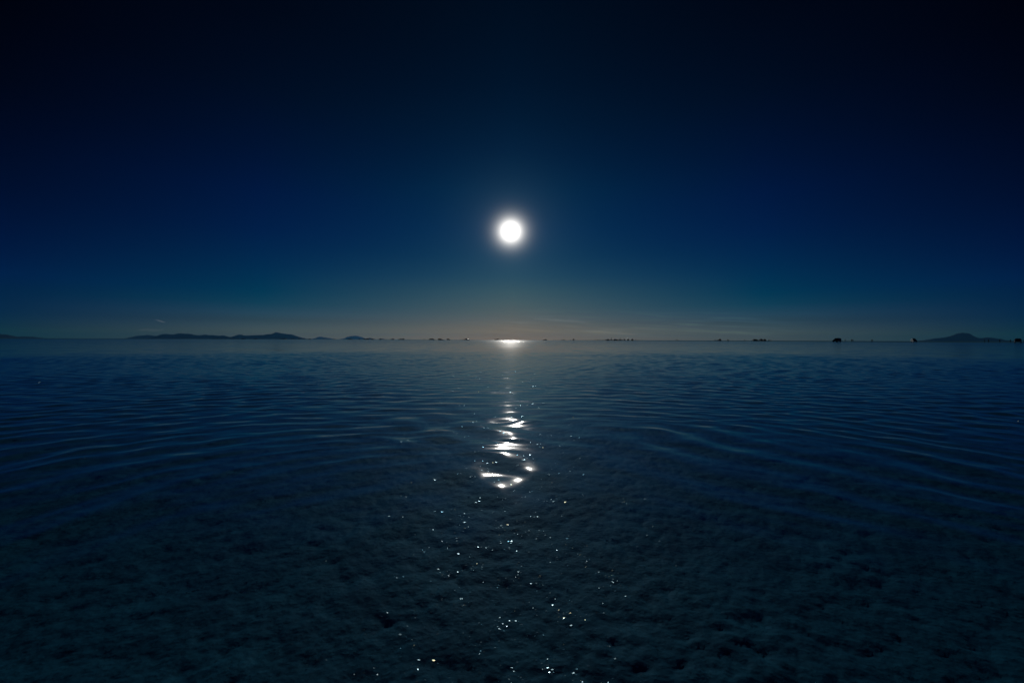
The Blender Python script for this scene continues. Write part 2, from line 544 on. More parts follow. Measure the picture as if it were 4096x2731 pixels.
def wave_height(x, y):
    """ripples: rings spreading from near the camera, crossed by small wind waves"""
    rng = np.random.default_rng(WAVE_SEED)
    d = np.hypot(x, y)
    h = np.zeros_like(x)
    wob = 0.55 * (vnoise(x / 1.7, y / 1.7, 1) - 0.5) + 0.22 * (vnoise(x / 0.6, y / 0.6, 2) - 0.5)
    for cx, cy_, lam, s in ((-0.1, 1.3, 0.25, 0.021), (0.15, 0.7, 0.19, 0.016), (-0.3, 0.9, 0.37, 0.009), (0.2, 1.2, 0.14, 0.010)):
        rho = np.hypot(x - cx, y - cy_)
        th = np.arctan2(x - cx, y - cy_)
        k = 2 * math.pi / lam
        mod = 0.25 + 1.5 * vnoise(th * 3.5 + 7 * lam, rho / 1.1, int(lam * 40)) ** 1.3
        fade = np.clip((rho - 0.5) / 1.6, 0.15, 1) * np.clip(1.25 - rho / 30.0, 0.0, 1)
        side = 0.40 + 1.10 * np.clip(np.abs(th) / 0.6, 0, 1)
        ph = k * (rho + wob * 0.8) + rng.random() * 6.28
        c = np.cos(ph)
        h += s * lam / (2 * math.pi) * mod * fade * side * (c + 0.22 * np.cos(2 * ph))
    for ang, lam, s0 in ((0.95, 0.36, 0.050), (-0.85, 0.30, 0.038), (-1.25, 0.46, 0.050), (1.3, 0.33, 0.038), (0.5, 0.2, 0.014)):
        k = 2 * math.pi / lam
        mod = np.clip(vnoise(x / 0.5 + 9 * lam, y / 0.6, int(lam * 30)) * 2.0 - 0.5, 0, 1.3)
        s = s0 * np.exp(-((d - 2.6) / 1.5) ** 2) + 0.12 * s0
        h += s * lam / (2 * math.pi) * mod * np.cos(k * (x * math.sin(ang) + y * math.cos(ang) + 0.25 * wob) + rng.random() * 6.28)
    for i in range(30):
        ang = rng.normal(0.0, 0.62)
        lam = 0.105 * 2 ** (rng.random() * 1.9)
        k = 2 * math.pi / lam
        ux, uy = math.sin(ang), math.cos(ang)
        mod = np.clip(vnoise(x / 1.1 + 3 * i, y / 1.4, i) * 2.2 - 0.55, 0, 1.4)
        s = 0.0195 * (0.5 + 0.5 * np.clip(np.abs(np.arctan2(x, y)) / 0.35, 0, 1)) * np.clip((d - 1.9) / 3.0, 0.12, 1)
        h += s * lam / (2 * math.pi) * mod * np.cos(k * (x * ux + y * uy + 0.35 * wob) + rng.random() * 6.28)
    return h


def build_water():
    az_ = columns(0.22, 60.0)
    rr = rows(2.25, 28.0, 0.0062, 0.010, 0.06)
    r = rr[-1]
    while r < 330:
        r *= 1.035
        rr.append(r)
    rr = np.array([0.02, 0.5, 1.0, 1.5, 2.0] + rr)
    X, Y, A, Q = polar(az_, rr)
    # beyond 60 m the rows stretch so that the last one lies on the shore line
    sh = shore_radius(np.degrees(A)) * (1 + 0.05 * (vnoise(A * 14 + 50, A * 0 + 3.0, 4) - 0.5))
    t = np.clip((Q - 60) / (rr[-1] - 60), 0, 1)
    Q2 = Q + (sh - rr[-1]) * t ** 1.5
    X = ORG[0] + Q2 * np.sin(A)
    Y = ORG[1] + Q2 * np.cos(A)
    Z = np.zeros(X.shape)
    near = Q < 28.5
    front = near & (np.cos(A) > 0.35)
    Z[front] = wave_height(X[front], Y[front]) * np.clip((28.0 - Q[front]) / 8.0, 0, 1)
    V = np.stack((X, Y, Z), -1).reshape(-1, 3)
    me = np_mesh('water', V, polar_quads(len(rr), len(az_)), [M_WATER])
    o = link(bpy.data.objects.new('water', me))
    tag(o, 'thin sheet of rippled brine mirroring dark blue sky and sun glitter', 'water', kind='structure')
    return o


salt = build_salt_flat()
water = build_water()


# ------------------------------------------------------------------ mountains on the horizon
def mountain(name, label, pts, depth, thick, seed):
    """a ridge from its skyline: (x in photograph pixels, height in pixels), with real depth and rough flanks"""
    pts = sorted(pts)
    xs = np.array([(p[0] - 2048) / FPX * depth for p in pts])
    hs = np.array([max(p[1], 0.0) / FPX * depth for p in pts])
    n = 220
    m = 26
    X = np.linspace(xs[0], xs[-1], n)
    ridge = np.interp(X, xs, hs)
    ker = np.array((1, 2, 1)) / 4.0
    ridge = np.convolve(np.pad(ridge, 1, mode='edge'), ker, 'valid')
    span = xs[-1] - xs[0]
    ridge = ridge * (1 + 0.10 * (fbm(X / span * 40, X * 0 + seed, seed, 4) - 0.5))
    v = np.linspace(-1, 1, m)
    XX, VV = np.meshgrid(X, v, indexing='xy')
    prof = np.clip(1 - np.abs(VV) ** 1.3, 0, 1)
    gul = fbm(XX / span * 26, VV * 3 + seed, seed + 2, 4) - 0.5
    Z = ridge[None, :] * prof * (1 + 0.5 * gul * (np.abs(VV) > 0.06)) - 0.03 * (np.abs(VV) > 0.99) * depth * 0.001
    wid = thick * (0.5 + 0.5 * ridge / ridge.max())
    Y = depth + VV * wid[None, :] + 0.12 * thick * np.sin(XX / span * 9 + seed) * prof
    V = np.stack((XX, Y, Z - 2.0), -1).reshape(-1, 3)
    i, j = np.meshgrid(np.arange(m - 1), np.arange(n - 1), indexing='ij')
    a = i * n + j
    F = np.stack((a, a + 1, a + n + 1, a + n), -1).reshape(-1, 4)
    o = link(bpy.data.objects.new(name, np_mesh(name, V, F, [M_ROCK])))
    tag(o, label, 'mountain', kind='structure')
    return o


def prof(x0, sc, base, uv):
    return [(x0 + u / sc, (base - v) / sc) for u, v in uv]


mountain('hill_range', 'long low dark blue hill range on the left horizon with several tops',
         prof(500, 2.94, 399, ((285, 400), (350, 378), (430, 345), (500, 343), (540, 350), (590, 345), (630, 334), (690, 338), (730, 344), (760, 345), (820, 356),
                               (880, 358), (940, 348), (980, 355), (1040, 352), (1100, 362), (1160, 356), (1200, 364), (1245, 378), (1290, 368), (1357, 345),
                               (1390, 358), (1440, 358), (1550, 352), (1620, 352), (1690, 340), (1740, 335), (1780, 320), (1830, 330), (1900, 338), (1950, 344),
                               (2000, 360), (2060, 378), (2130, 395), (2200, 400))), 30000, 960, 1)
mountain('hill', 'faint pale hill behind the left end of the long hill range',
         prof(500, 2.94, 398, ((60, 398), (100, 388), (150, 368), (200, 361), (270, 355), (320, 362), (370, 372), (430, 390), (470, 398))), 40000, 1500, 2)
mountain('hill', 'low hill cut off by the left edge of the picture',
         prof(0, 3.36, 443, ((-260, 443), (-150, 400), (-60, 380), (0, 390), (60, 405), (120, 425), (200, 443))), 30000, 1500, 3)
mountain('hill', 'very low faint hump near the left edge of the picture',
         prof(0, 3.36, 443, ((230, 443), (300, 421), (350, 418), (400, 424), (460, 443))), 40000, 1500, 4)
mountain('hill', 'faint peaked hill just right of the long hill range',
         prof(1200, 4.7, 265, ((200, 265), (300, 248), (340, 232), (385, 217), (420, 225), (480, 233), (560, 245), (620, 265))), 55000, 2200, 5)
mountain('hill', 'faint rounded broad mountain standing alone left of the sun',
         prof(1200, 4.7, 266, ((740, 266), (850, 245), (920, 215), (1000, 203), (1040, 200), (1090, 203), (1130, 220), (1200, 248), (1260, 266))), 55000, 2200, 6)
mountain('hill', 'small dark hillock at the foot of the faint rounded mountain',
         prof(1200, 4.7, 267, ((1245, 267), (1285, 245), (1312, 237), (1340, 249), (1370, 259), (1400, 260), (1440, 267))), 30000, 800, 7)
mountain('hill', 'tiny low dark rise right of the small dark hillock',
         prof(1200, 4.7, 268, ((1480, 268), (1520, 257), (1540, 253), (1590, 261), (1680, 268))), 30000, 700, 8)
mountain('mountain', 'broad dark blue mountain with a shoulder on the right horizon',
         prof(3596, 4.7, 320, ((330, 320), (420, 309), (500, 298), (600, 280), (700, 262), (800, 250), (880, 235), (950, 225), (1020, 198), (1060, 190), (1100, 182),
                               (1150, 165), (1180, 160), (1215, 157), (1240, 166), (1270, 168), (1300, 190), (1350, 208), (1400, 228), (1470, 243), (1540, 258),
                               (1610, 262), (1650, 250), (1690, 240), (1740, 245), (1800, 252), (1860, 268), (1940, 290), (2050, 303), (2150, 308), (2300, 312),
                               (2500, 322))), 30000, 1150, 9)


# ------------------------------------------------------------------ salt crystals glinting on the crust
def build_crystals():
    g = np.random.default_rng(21)
    nc = 11500
    r = 0.55 * np.exp(g.random(nc) * math.log(17.0 / 0.55))
    a = np.radians((g.random(nc) - 0.5) * 116)
    cx, cy_ = r * np.sin(a), r * np.cos(a)
    cnt = 2 + (g.random(nc) ** 3 * 19).astype(int)
    idx = np.repeat(np.arange(nc), cnt)
    n = len(idx)
    sp = 0.008 + 0.02 * g.random(nc)
    x = cx[idx] + g.normal(0, 1, n) * sp[idx]
    y = cy_[idx] + g.normal(0, 1, n) * sp[idx]
    size = (0.0008 + 0.0016 * g.random(n) ** 2.5) * (0.55 + 0.55 * np.hypot(x, y))
    z = -0.065 + salt_height(x, y) + size * 0.06
    # each cluster leans its own way, each crystal a little differently again
    tilt = g.normal(0, 0.14, (nc, 2))[idx] + g.normal(0, 0.10, (n, 2))
    spin = g.random(n) * 6.28
    up_ = np.stack((tilt[:, 0], tilt[:, 1], np.ones(n)), -1)
    up_ /= np.linalg.norm(up_, axis=1)[:, None]
    e1 = np.stack((np.cos(spin), np.sin(spin), np.zeros(n)), -1)
    e1 -= up_ * (e1 * up_).sum(1)[:, None]
    e1 /= np.linalg.norm(e1, axis=1)[:, None]
    e2 = np.cross(up_, e1)
    base = np.array([(sx, sy, sz) for sz in (-1, 1) for sy in (-1, 1) for sx in (-1, 1)], float)
    half = size[:, None] * np.stack((0.7 + 0.6 * g.random(n), 0.7 + 0.6 * g.random(n), 0.16 + 0.1 * g.random(n)), -1)
    P = np.stack((x, y, z), -1)
    V = (P[:, None, :] + (base[None, :, 0:1] * half[:, None, 0:1]) * e1[:, None, :]
         + (base[None, :, 1:2] * half[:, None, 1:2]) * e2[:, None, :] + (base[None, :, 2:3] * half[:, None, 2:3]) * up_[:, None, :])
    f = np.array(((4, 5, 7, 6), (0, 1, 5, 4), (2, 6, 7, 3), (0, 4, 6, 2), (1, 3, 7, 5)))
    F = (f[None] + 8 * np.arange(n)[:, None, None]).reshape(-1, 4)
    mats = []
    for w, tint in (('clear', (1, 1, 1)), ('warm', (1, 0.70, 0.42)), ('cool', (0.55, 0.85, 1))):  # warm and cool tints colour the glints in place of dispersion
        m = bpy.data.materials.new('salt crystal ' + w)
        m.use_nodes = True
        T = NT(m.node_tree)
        for q in list(T.n):
            T.n.remove(q)
        tr, gl, mx = T.node('ShaderNodeBsdfTransparent'), T.node('ShaderNodeBsdfGlossy'), T.node('ShaderNodeMixShader')
        gl.inputs['Color'].default_value = (*tint, 1)
        gl.inputs['Roughness'].default_value = 0.19
        mx.inputs[0].default_value = 0.12
        T.l.new(tr.outputs[0], mx.inputs[1])
        T.l.new(gl.outputs[0], mx.inputs[2])
        T.l.new(mx.outputs[0], T.node('ShaderNodeOutputMaterial').inputs[0])
        mats.append(m)
    me = np_mesh('salt_crystals', V.reshape(-1, 3), F, mats, smooth=False)
    mi = np.repeat(g.choice(3, n, p=(0.7, 0.15, 0.15)), 5).astype(np.int32)
    me.polygons.foreach_set('material_index', mi)
    o = link(bpy.data.objects.new('salt_crystals', me))
    tag(o, 'scattered tiny salt crystals sparkling on the crust under the shallow water', 'salt crystals', kind='stuff')


build_crystals()


# ------------------------------------------------------------------ vehicles
def bm_new():
    return bmesh.new()


def bm_mesh(bm, name, mats, smooth=False):
    bmesh.ops.recalc_face_normals(bm, faces=bm.faces)
    me = bpy.data.meshes.new(name)
    bm.to_mesh(me)
    bm.free()
    for m in mats:
        me.materials.append(m)
    if smooth:
        for p in me.polygons:
            p.use_smooth = True
    return me


def bm_box(bm, x0, x1, y0, y1, z0, z1, bev=0.0, mat=0):
    r = bmesh.ops.create_cube(bm, size=1.0)
    vs = r['verts']
    bmesh.ops.transform(bm, matrix=Matrix.Translation(((x0 + x1) / 2, (y0 + y1) / 2, (z0 + z1) / 2)) @ Matrix.Diagonal((x1 - x0, y1 - y0, z1 - z0, 1)), verts=vs)
    fs = set(f for v in vs for f in v.link_faces)
    if bev > 0:
        es = list(set(e for v in vs for e in v.link_edges))
        q = bmesh.ops.bevel(bm, geom=es, offset=bev, segments=2, affect='EDGES', profile=0.6)
        fs |= set(q['faces'])
    for f in fs:
        if f.is_valid:
            f.material_index = mat


def bm_cyl(bm, x, y0, y1, z, r, seg=20, mat=0, bev=0.03):
    q = bmesh.ops.create_cone(bm, cap_ends=True, segments=seg, radius1=r, radius2=r, depth=abs(y1 - y0))
    bmesh.ops.transform(bm, matrix=Matrix.Translation((x, (y0 + y1) / 2, z)) @ Matrix.Rotation(R(90), 4, 'X'), verts=q['verts'])
    fs = set(f for v in q['verts'] for f in v.link_faces)
    if bev:
        rim = [e for e in set(e for v in q['verts'] for e in v.link_edges) if any(len(f.verts) > 4 for f in e.link_faces)]
        b = bmesh.ops.bevel(bm, geom=rim, offset=bev, segments=2, affect='EDGES', profile=0.5)
        fs |= set(b['faces'])
    for f in fs:
        if f.is_valid:
            f.material_index = mat


# side outline of a boxy four-wheel drive, x forward, in metres
STYLES = {
    'boxy': dict(len=4.7, w=0.92, belt=1.12, roof=1.88, hood=1.10, out=(
        (-2.30, 0.55), (-2.33, 1.05), (-2.22, 1.80), (-2.10, 1.87), (-0.6, 1.91), (0.42, 1.88), (0.58, 1.82), (1.02, 1.16), (1.30, 1.12), (2.12, 1.02), (2.28, 0.92), (2.32, 0.55))),
    'round': dict(len=4.7, w=0.93, belt=1.02, roof=1.78, hood=1.0, out=(
        (-2.28, 0.50), (-2.36, 0.95), (-2.10, 1.45), (-1.78, 1.70), (-0.9, 1.79), (0.0, 1.77), (0.45, 1.66), (1.18, 1.10), (1.45, 1.03), (2.10, 0.90), (2.30, 0.76), (2.32, 0.50))),
}


def half_width(st, z):
    if z <= st['belt']:
        return st['w']
    return st['w'] - 0.17 * (z - st['belt']) / (st['roof'] - st['belt'])


def body_bm(st, mat=0, bm=None):
    bm = bm or bm_new()
    n = len(st['out'])
    rings = []
    for fy in (-1.0, -0.93, -0.5, 0.0, 0.5, 0.93, 1.0):
        ring = []
        for x, z in st['out']:
            crown = 0.05 * (1 - fy * fy) if z > st['belt'] else 0.02 * (1 - fy * fy)
            shrink = 0.06 if abs(fy) == 1.0 else 0.0
            zz = z + crown - (shrink if z > 0.6 else -shrink * 0.3)
            xx = x - math.copysign(shrink * 0.5, x)
            ring.append(bm.verts.new((xx, fy * half_width(st, z), zz)))
        rings.append(ring)
    fs = []
    for a, b in zip(rings, rings[1:]):
        for i in range(n):
            j = (i + 1) % n
            fs.append(bm.faces.new((a[i], a[j], b[j], b[i])))
    fs.append(bm.faces.new(rings[0][::-1]))
    fs.append(bm.faces.new(rings[-1]))
    for f in fs:
        f.material_index = mat
        f.smooth = len(f.verts) == 4
    return bm


def glass_panels(st):
    """(name, list of corner points) of windscreen, rear window and side windows, lying just proud of the body"""
    out = st['out']
    belt, roof = st['belt'], st['roof']
    P = []
    # windscreen between outline points (front top) and (cowl)
    tops = [p for p in out if p[0] > 0.3 and p[1] > 1.6]
    top = tops[-1]
    cowl = [p for p in out if p[0] > 0.9 and p[1] > 0.95][0]
    nx, nz = (top[1] - cowl[1]), (cowl[0] - top[0])
    ln = math.hypot(nx, nz)
    ox, oz = nx / ln * 0.06, nz / ln * 0.06
    wt, wb = half_width(st, top[1]) - 0.12, half_width(st, cowl[1]) - 0.10
    P.append(('windscreen', [(cowl[0] + ox, -wb, cowl[1] + oz), (cowl[0] + ox, wb, cowl[1] + oz), (top[0] + ox - 0.02, wt, top[1] + oz - 0.03), (top[0] + ox - 0.02, -wt, top[1] + oz - 0.03)]))
    rb, rt = out[1], out[2]
    wr = half_width(st, rt[1]) - 0.14
    P.append(('rear_window', [(rb[0] - 0.015 + (rt[0] - rb[0]) * 0.2, -wr, rb[1] + 0.12), (rt[0] - 0.04, -wr, rt[1] - 0.12), (rt[0] - 0.04, wr, rt[1] - 0.12), (rb[0] - 0.015 + (rt[0] - rb[0]) * 0.2, wr, rb[1] + 0.12)]))
    xt = top[0] - 0.08
    xc = cowl[0] - 0.22
    for s in (-1, 1):
        yb, yt = half_width(st, belt) + 0.012, half_width(st, roof - 0.16) + 0.012
        for x0, x1, x2, x3 in ((-0.02, xc, xt, -0.02), (-1.05, -0.12, -0.12, -1.05), (-1.95, -1.15, -1.15, -1.80)):
            P.append(('side_window', [(x0, s * yb, belt + 0.04), (x1, s * yb, belt + 0.04), (x2, s * yt, roof - 0.15), (x3, s * yt, roof - 0.15)]))
    return P


def panel_bm(bm, pts, mat=0, t=0.02):
    vs = [Vector(p) for p in pts]
    n = (vs[1] - vs[0]).cross(vs[2] - vs[0]).normalized()
    c = sum(vs, Vector()) / 4
    if n.dot(c - Vector((-0.3, 0, 1.0))) < 0:
        n = -n
    a = [bm.verts.new(v) for v in vs]
    b = [bm.verts.new(v - n * t) for v in vs]
    fs = [bm.faces.new(a), bm.faces.new(b[::-1])]
    for i in range(4):
        j = (i + 1) % 4
        fs.append(bm.faces.new((a[i], b[i], b[j], a[j])))
    for f in fs:
        f.material_index = mat


WHEELS = [(1.38, -1), (1.38, 1), (-1.38, -1), (-1.38, 1)]
_cache = {}


def mesh_once(key, fn):
    if key not in _cache:
        _cache[key] = fn()
    return _cache[key]


def rack_bm(bm, st, mat=0):
    z = st['roof'] + 0.16
    for s in (-0.62, 0.62):
        bm_box(bm, -1.75, 0.25, s - 0.02, s + 0.02, z, z + 0.04, mat=mat)
    for k in range(6):
        x = -1.7 + k * 0.37
        bm_box(bm, x - 0.02, x + 0.02, -0.64, 0.64, z - 0.03, z + 0.0, mat=mat)
    for x in (-1.6, 0.1):
        for s in (-0.62, 0.62):
            bm_box(bm, x - 0.02, x + 0.02, s - 0.02, s + 0.02, z - 0.2, z, mat=mat)


def load_bm(bm, st, mat=0, seed=0):
    r = random.Random(seed)
    z = st['roof'] + 0.17
    for k in range(4):
        x = -1.6 + k * 0.45
        bm_box(bm, x, x + 0.42, -0.5 - 0.06 * r.random(), 0.5 + 0.06 * r.random(), z, z + 0.16 + 0.2 * r.random(), bev=0.06, mat=mat)


def vehicle(label, xpx, hpx, heading, style='boxy', paint='dark', load=False, rack=True, height=None, group=None, detail=False, depth=None, low=0.0):
    st = STYLES[style]
    H = (st['roof'] + 0.06) + (0.16 if rack else 0) + (0.28 if load else 0)
    d = depth or FPX * H / hpx
    x = (xpx - 2048) / FPX * d
    loc = (x, d, 0.0 if d < 330 else 0.01)
    rot = R(heading)
    if not detail:
        key = ('far', style, paint, load, rack)

        def make():
            bm = body_bm(st, 0)
            for nm, pts in glass_panels(st):
                panel_bm(bm, pts, 1)
            for wx, s in WHEELS:
                bm_cyl(bm, wx, s * 0.66, s * 0.93, 0.39, 0.39, 14, 2, 0.0)
            bm_box(bm, 2.26, 2.42, -0.85, 0.85, 0.45, 0.66, mat=2)
            bm_box(bm, -2.44, -2.28, -0.85, 0.85, 0.45, 0.66, mat=2)
            if rack:
                rack_bm(bm, st, 2)
            if load:
                load_bm(bm, st, 3, 3)
            return bm_mesh(bm, 'parked_vehicle', [PAINT[paint], M_GLASS, M_TYRE, M_TARP])
        o = link(bpy.data.objects.new('parked_vehicle', mesh_once(key, make)))
        o.location = loc
        o.rotation_euler = (0, 0, rot)
        tag(o, label, 'vehicle', group)
        return o, d, H
    root = link(bpy.data.objects.new('parked_vehicle', None))
    root.empty_display_size = 0.5
    root.location = loc
    root.rotation_euler = (0, 0, rot)
    tag(root, label, 'vehicle', group)

    def part(name, key, fn, parent=root):
        return link(bpy.data.objects.new(name, mesh_once(key, fn)), parent)
    part('body', ('body', style, paint), lambda: bm_mesh(body_bm(st), 'body', [PAINT[paint]]))
    for i, (nm, pts) in enumerate(glass_panels(st)):
        def mk(pts=pts, nm=nm):
            bm = bm_new()
            panel_bm(bm, pts)
            return bm_mesh(bm, nm, [M_GLASS])
        part(nm, ('glass', style, i), mk)
    for wx, s in WHEELS:
        def mkt():
            bm = bm_new()
            bm_cyl(bm, 0, -0.13, 0.13, 0, 0.39, 24)
            return bm_mesh(bm, 'tyre', [M_TYRE])

        def mkr():
            bm = bm_new()
            bm_cyl(bm, 0, -0.145, 0.145, 0, 0.23, 16, bev=0.02)
            return bm_mesh(bm, 'rim', [M_RIM])
        wheel = part('wheel', ('tyre',), mkt)
        wheel.location = (wx, s * 0.80, 0.39)
        part('rim', ('rim',), mkr, wheel)
    for sx, nm in ((2.26, 'front_bumper'), (-2.44, 'rear_bumper')):
        def mkb(sx=sx):
            bm = bm_new()
            bm_box(bm, sx, sx + 0.18, -0.86, 0.86, 0.44, 0.66, 0.03)
            return bm_mesh(bm, 'bumper', [M_TRIM])
        part(nm, ('bumper', sx), mkb)
    for s in (-0.66, 0.66):
        def mkl(s=s):
            bm = bm_new()
            bm_box(bm, 2.24, 2.36, s - 0.13, s + 0.13, 0.70, 0.86, 0.03)
            return bm_mesh(bm, 'headlight', [M_LAMP])
        part('headlight', ('head', s), mkl)

        def mkq(s=s):
            bm = bm_new()
            bm_box(bm, -2.40, -2.27, s + math.copysign(0.08, s) - 0.06, s + math.copysign(0.08, s) + 0.06, 0.75, 1.02, 0.02)
            return bm_mesh(bm, 'tail_light', [M_LENS])
        part('tail_light', ('tail', s), mkq)

        def mkm(s=s):
            bm = bm_new()
            y = math.copysign(1.03, s)
            bm_box(bm, 0.72, 0.82, y - 0.11, y + 0.11, st['belt'] + 0.05, st['belt'] + 0.25, 0.02)
            return bm_mesh(bm, 'mirror', [M_TRIM])
        part('mirror', ('mirror', style, s), mkm)
    if style == 'boxy':
        def mks():
            bm = bm_new()
            bm_cyl(bm, 0, -0.12, 0.12, 0, 0.37, 24)
            bmesh.ops.rotate(bm, verts=bm.verts, matrix=Matrix.Rotation(R(90), 3, 'Z'))
            return bm_mesh(bm, 'spare_wheel', [M_TYRE])
        part('spare_wheel', ('spare',), mks).location = (-2.46, 0.1, 1.0)
    if rack:
        def mkk():
            bm = bm_new()
            rack_bm(bm, st)
            return bm_mesh(bm, 'roof_rack', [M_TRIM])
        part('roof_rack', ('rack', style), mkk)
    if load:
        def mkd():
            bm = bm_new()
            load_bm(bm, st, 0, 5)
            return bm_mesh(bm, 'roof_load', [M_TARP])
        part('roof_load', ('load', style), mkd)
    return root, d, H


# ------------------------------------------------------------------ people
POSES = {
    # joints: pelvis, chest, neck, head; arms shoulder-elbow-hand; legs hip-knee-ankle-toe (x right, y facing, z up)
    'standing': dict(lean=0.0, arm=((0.30, 0.02, 1.10), (0.29, 0.10, 0.84), (-0.30, 0.0, 1.10), (-0.30, 0.08, 0.84)), leg=((0.11, 0.02, 0.48), (0.12, -0.02, 0.07), (-0.11, 0.02, 0.48), (-0.13, -0.02, 0.07))),
    'walking': dict(lean=0.05, arm=((0.27, -0.16, 1.14), (0.27, -0.14, 0.88), (-0.27, 0.12, 1.12), (-0.26, 0.30, 0.94)), leg=((0.10, 0.20, 0.50), (0.11, 0.24, 0.08), (-0.10, -0.04, 0.48), (-0.11, -0.34, 0.12))),
    'photographing': dict(lean=0.02, arm=((0.34, 0.14, 1.22), (0.10, 0.36, 1.50), (-0.34, 0.14, 1.22), (-0.10, 0.36, 1.50)), leg=((0.13, 0.02, 0.48), (0.17, -0.02, 0.07), (-0.13, 0.02, 0.48), (-0.17, -0.02, 0.07))),
    'reaching': dict(lean=0.03, arm=((0.50, 0.06, 1.38), (0.74, 0.12, 1.46), (-0.30, 0.0, 1.10), (-0.30, 0.08, 0.84)), leg=((0.13, 0.04, 0.48), (0.15, -0.02, 0.07), (-0.12, -0.02, 0.48), (-0.16, -0.05, 0.07))),
}


def person_mesh(pose, cloth):
    P = POSES[pose]
    ln = P['lean']
    vs, es, rad = [], [], []

    def add(p, r, par=None):
        vs.append(p)
        rad.append(r)
        if par is not None:
            es.append((par, len(vs) - 1))
        return len(vs) - 1
    pel = add((0, 0, 0.93), (0.165, 0.12))
    wai = add((0, ln * 0.4, 1.10), (0.15, 0.105), pel)
    che = add((0, ln * 0.8, 1.32), (0.18, 0.12), wai)
    nec = add((0, ln, 1.47), (0.065, 0.065), che)
    jaw = add((0, ln + 0.02, 1.55), (0.075, 0.085), nec)
    hea = add((0, ln + 0.015, 1.65), (0.088, 0.10), jaw)
    add((0, ln + 0.005, 1.72), (0.06, 0.07), hea)
    for i, s in ((0, 1), (2, -1)):
        sh = add((s * 0.20, ln * 0.9, 1.40), (0.075, 0.075), che)
        el = add(P['arm'][i], (0.052, 0.052), sh)
        ha = add(P['arm'][i + 1], (0.036, 0.036), el)
        dv = Vector(P['arm'][i + 1]) - Vector(P['arm'][i])
        dv.normalize()
        add(tuple(Vector(P['arm'][i + 1]) + dv * 0.10), (0.042, 0.026), ha)
    for i, s in ((0, 1), (2, -1)):
        hp = add((s * 0.10, 0, 0.84), (0.105, 0.105), pel)
        kn = add(P['leg'][i], (0.068, 0.068), hp)
        an = add(P['leg'][i + 1], (0.048, 0.048), kn)
        ax, ay, az_ = P['leg'][i + 1]
        add((ax, ay + 0.17, az_ - 0.03), (0.045, 0.035), an)
    me = bpy.data.meshes.new('person')
    me.from_pydata(vs, es, [])
    o = bpy.data.objects.new('person_build', me)
    C.objects.link(o)
    o.modifiers.new('skin', 'SKIN').use_smooth_shade = True
    sv = me.skin_vertices[0].data
    for i, r in enumerate(rad):
        sv[i].radius = r
    sv[0].use_root = True
    sub = o.modifiers.new('sub', 'SUBSURF')
    sub.levels = 1
    sub.render_levels = 1
    dg = bpy.context.evaluated_depsgraph_get()
    m2 = bpy.data.meshes.new_from_object(o.evaluated_get(dg))
    bpy.data.objects.remove(o)
    z = np.empty(len(m2.vertices) * 3)
    m2.vertices.foreach_get('co', z)
    z = z.reshape(-1, 3)
    lo, hi = z[:, 2].min(), z[:, 2].max()
    z[:, 2] = (z[:, 2] - lo) * 1.72 / (hi - lo)
    m2.vertices.foreach_set('co', z.ravel())
    m2.materials.clear()
    for m in (cloth, M_TROUSER, M_SKIN, M_HAIR):
        m2.materials.append(m)
    for p in m2.polygons:
        c = p.center
        p.use_smooth = True
        if c.z > 1.60 or (c.z > 1.52 and c.y < ln):
            p.material_index = 3
        elif c.z > 1.43 and abs(c.x) < 0.12:
            p.material_index = 2
        elif c.z < 0.92 and abs(c.x) < 0.24:
            p.material_index = 1
        else:
            p.material_index = 0
    m2.update()
    return m2


PERSON = {}


def person(label, xpx, hpx, pose='standing', heading=0.0, cloth=0, group=None, depth=None, z=None):
    if (pose, cloth) not in PERSON:
        PERSON[(pose, cloth)] = person_mesh(pose, CLOTH[cloth])
    d = depth or FPX * 1.72 / hpx
    o = link(bpy.data.objects.new('person', PERSON[(pose, cloth)]))
    o.location = ((xpx - 2048) / FPX * d, d, (0.0 if d < 330 else 0.01) if z is None else z)
    o.rotation_euler = (0, 0, R(heading))
    sc = 0.95 + 0.1 * rnd.random()
    o.scale = (sc, sc, sc)
    tag(o, label, 'person', group)
    return o


ORD = ('leftmost', 'second from left', 'third from left', 'fourth from left', 'fifth from left', 'sixth from left', 'seventh from left',
       'eighth from left', 'ninth from left', 'tenth from left')
NUM = ('', 'one', 'two', 'three', 'four', 'five', 'six', 'seven', 'eight', 'nine', 'ten')
POSE_CYCLE = ('standing', 'walking', 'standing', 'photographing', 'standing', 'walking')
_pc = [0]


def people(xs, hpx, where, group, depth=None):
    n = len(xs)
    for i, x in enumerate(xs):
        k = _pc[0]
        _pc[0] += 1
        if n == 1:
            lab = 'lone dark figure of a person ' + where
        elif n == 2:
            lab = ('left' if i == 0 else 'right') + ' one of two dark figures ' + where
        else:
            lab = '%s of %s dark figures %s' % (ORD[i], NUM[n], where)
        person(lab, x, hpx * (0.96 + 0.08 * rnd.random()), POSE_CYCLE[k % 6], rnd.choice((0, 180, 90, -90, 30, 200)), k % 4, group, depth)


GV = 'vehicles parked along the far edge of the water'
GP = 'people standing about the far edge of the water'


def far_row(items, where, hpx, **kw):
    n = len(items)
    for i, it in enumerate(items):
        x, h = it if isinstance(it, tuple) else (it, hpx)
        vehicle('%s of %s tiny dark vehicles %s' % (ORD[i], NUM[n], where), x, h, rnd.choice((0, 12, 180, 170, 25, -150, 90)), rnd.choice(('boxy', 'boxy', 'round')),
                'dark', load=rnd.random() < 0.4, group=GV, **kw)


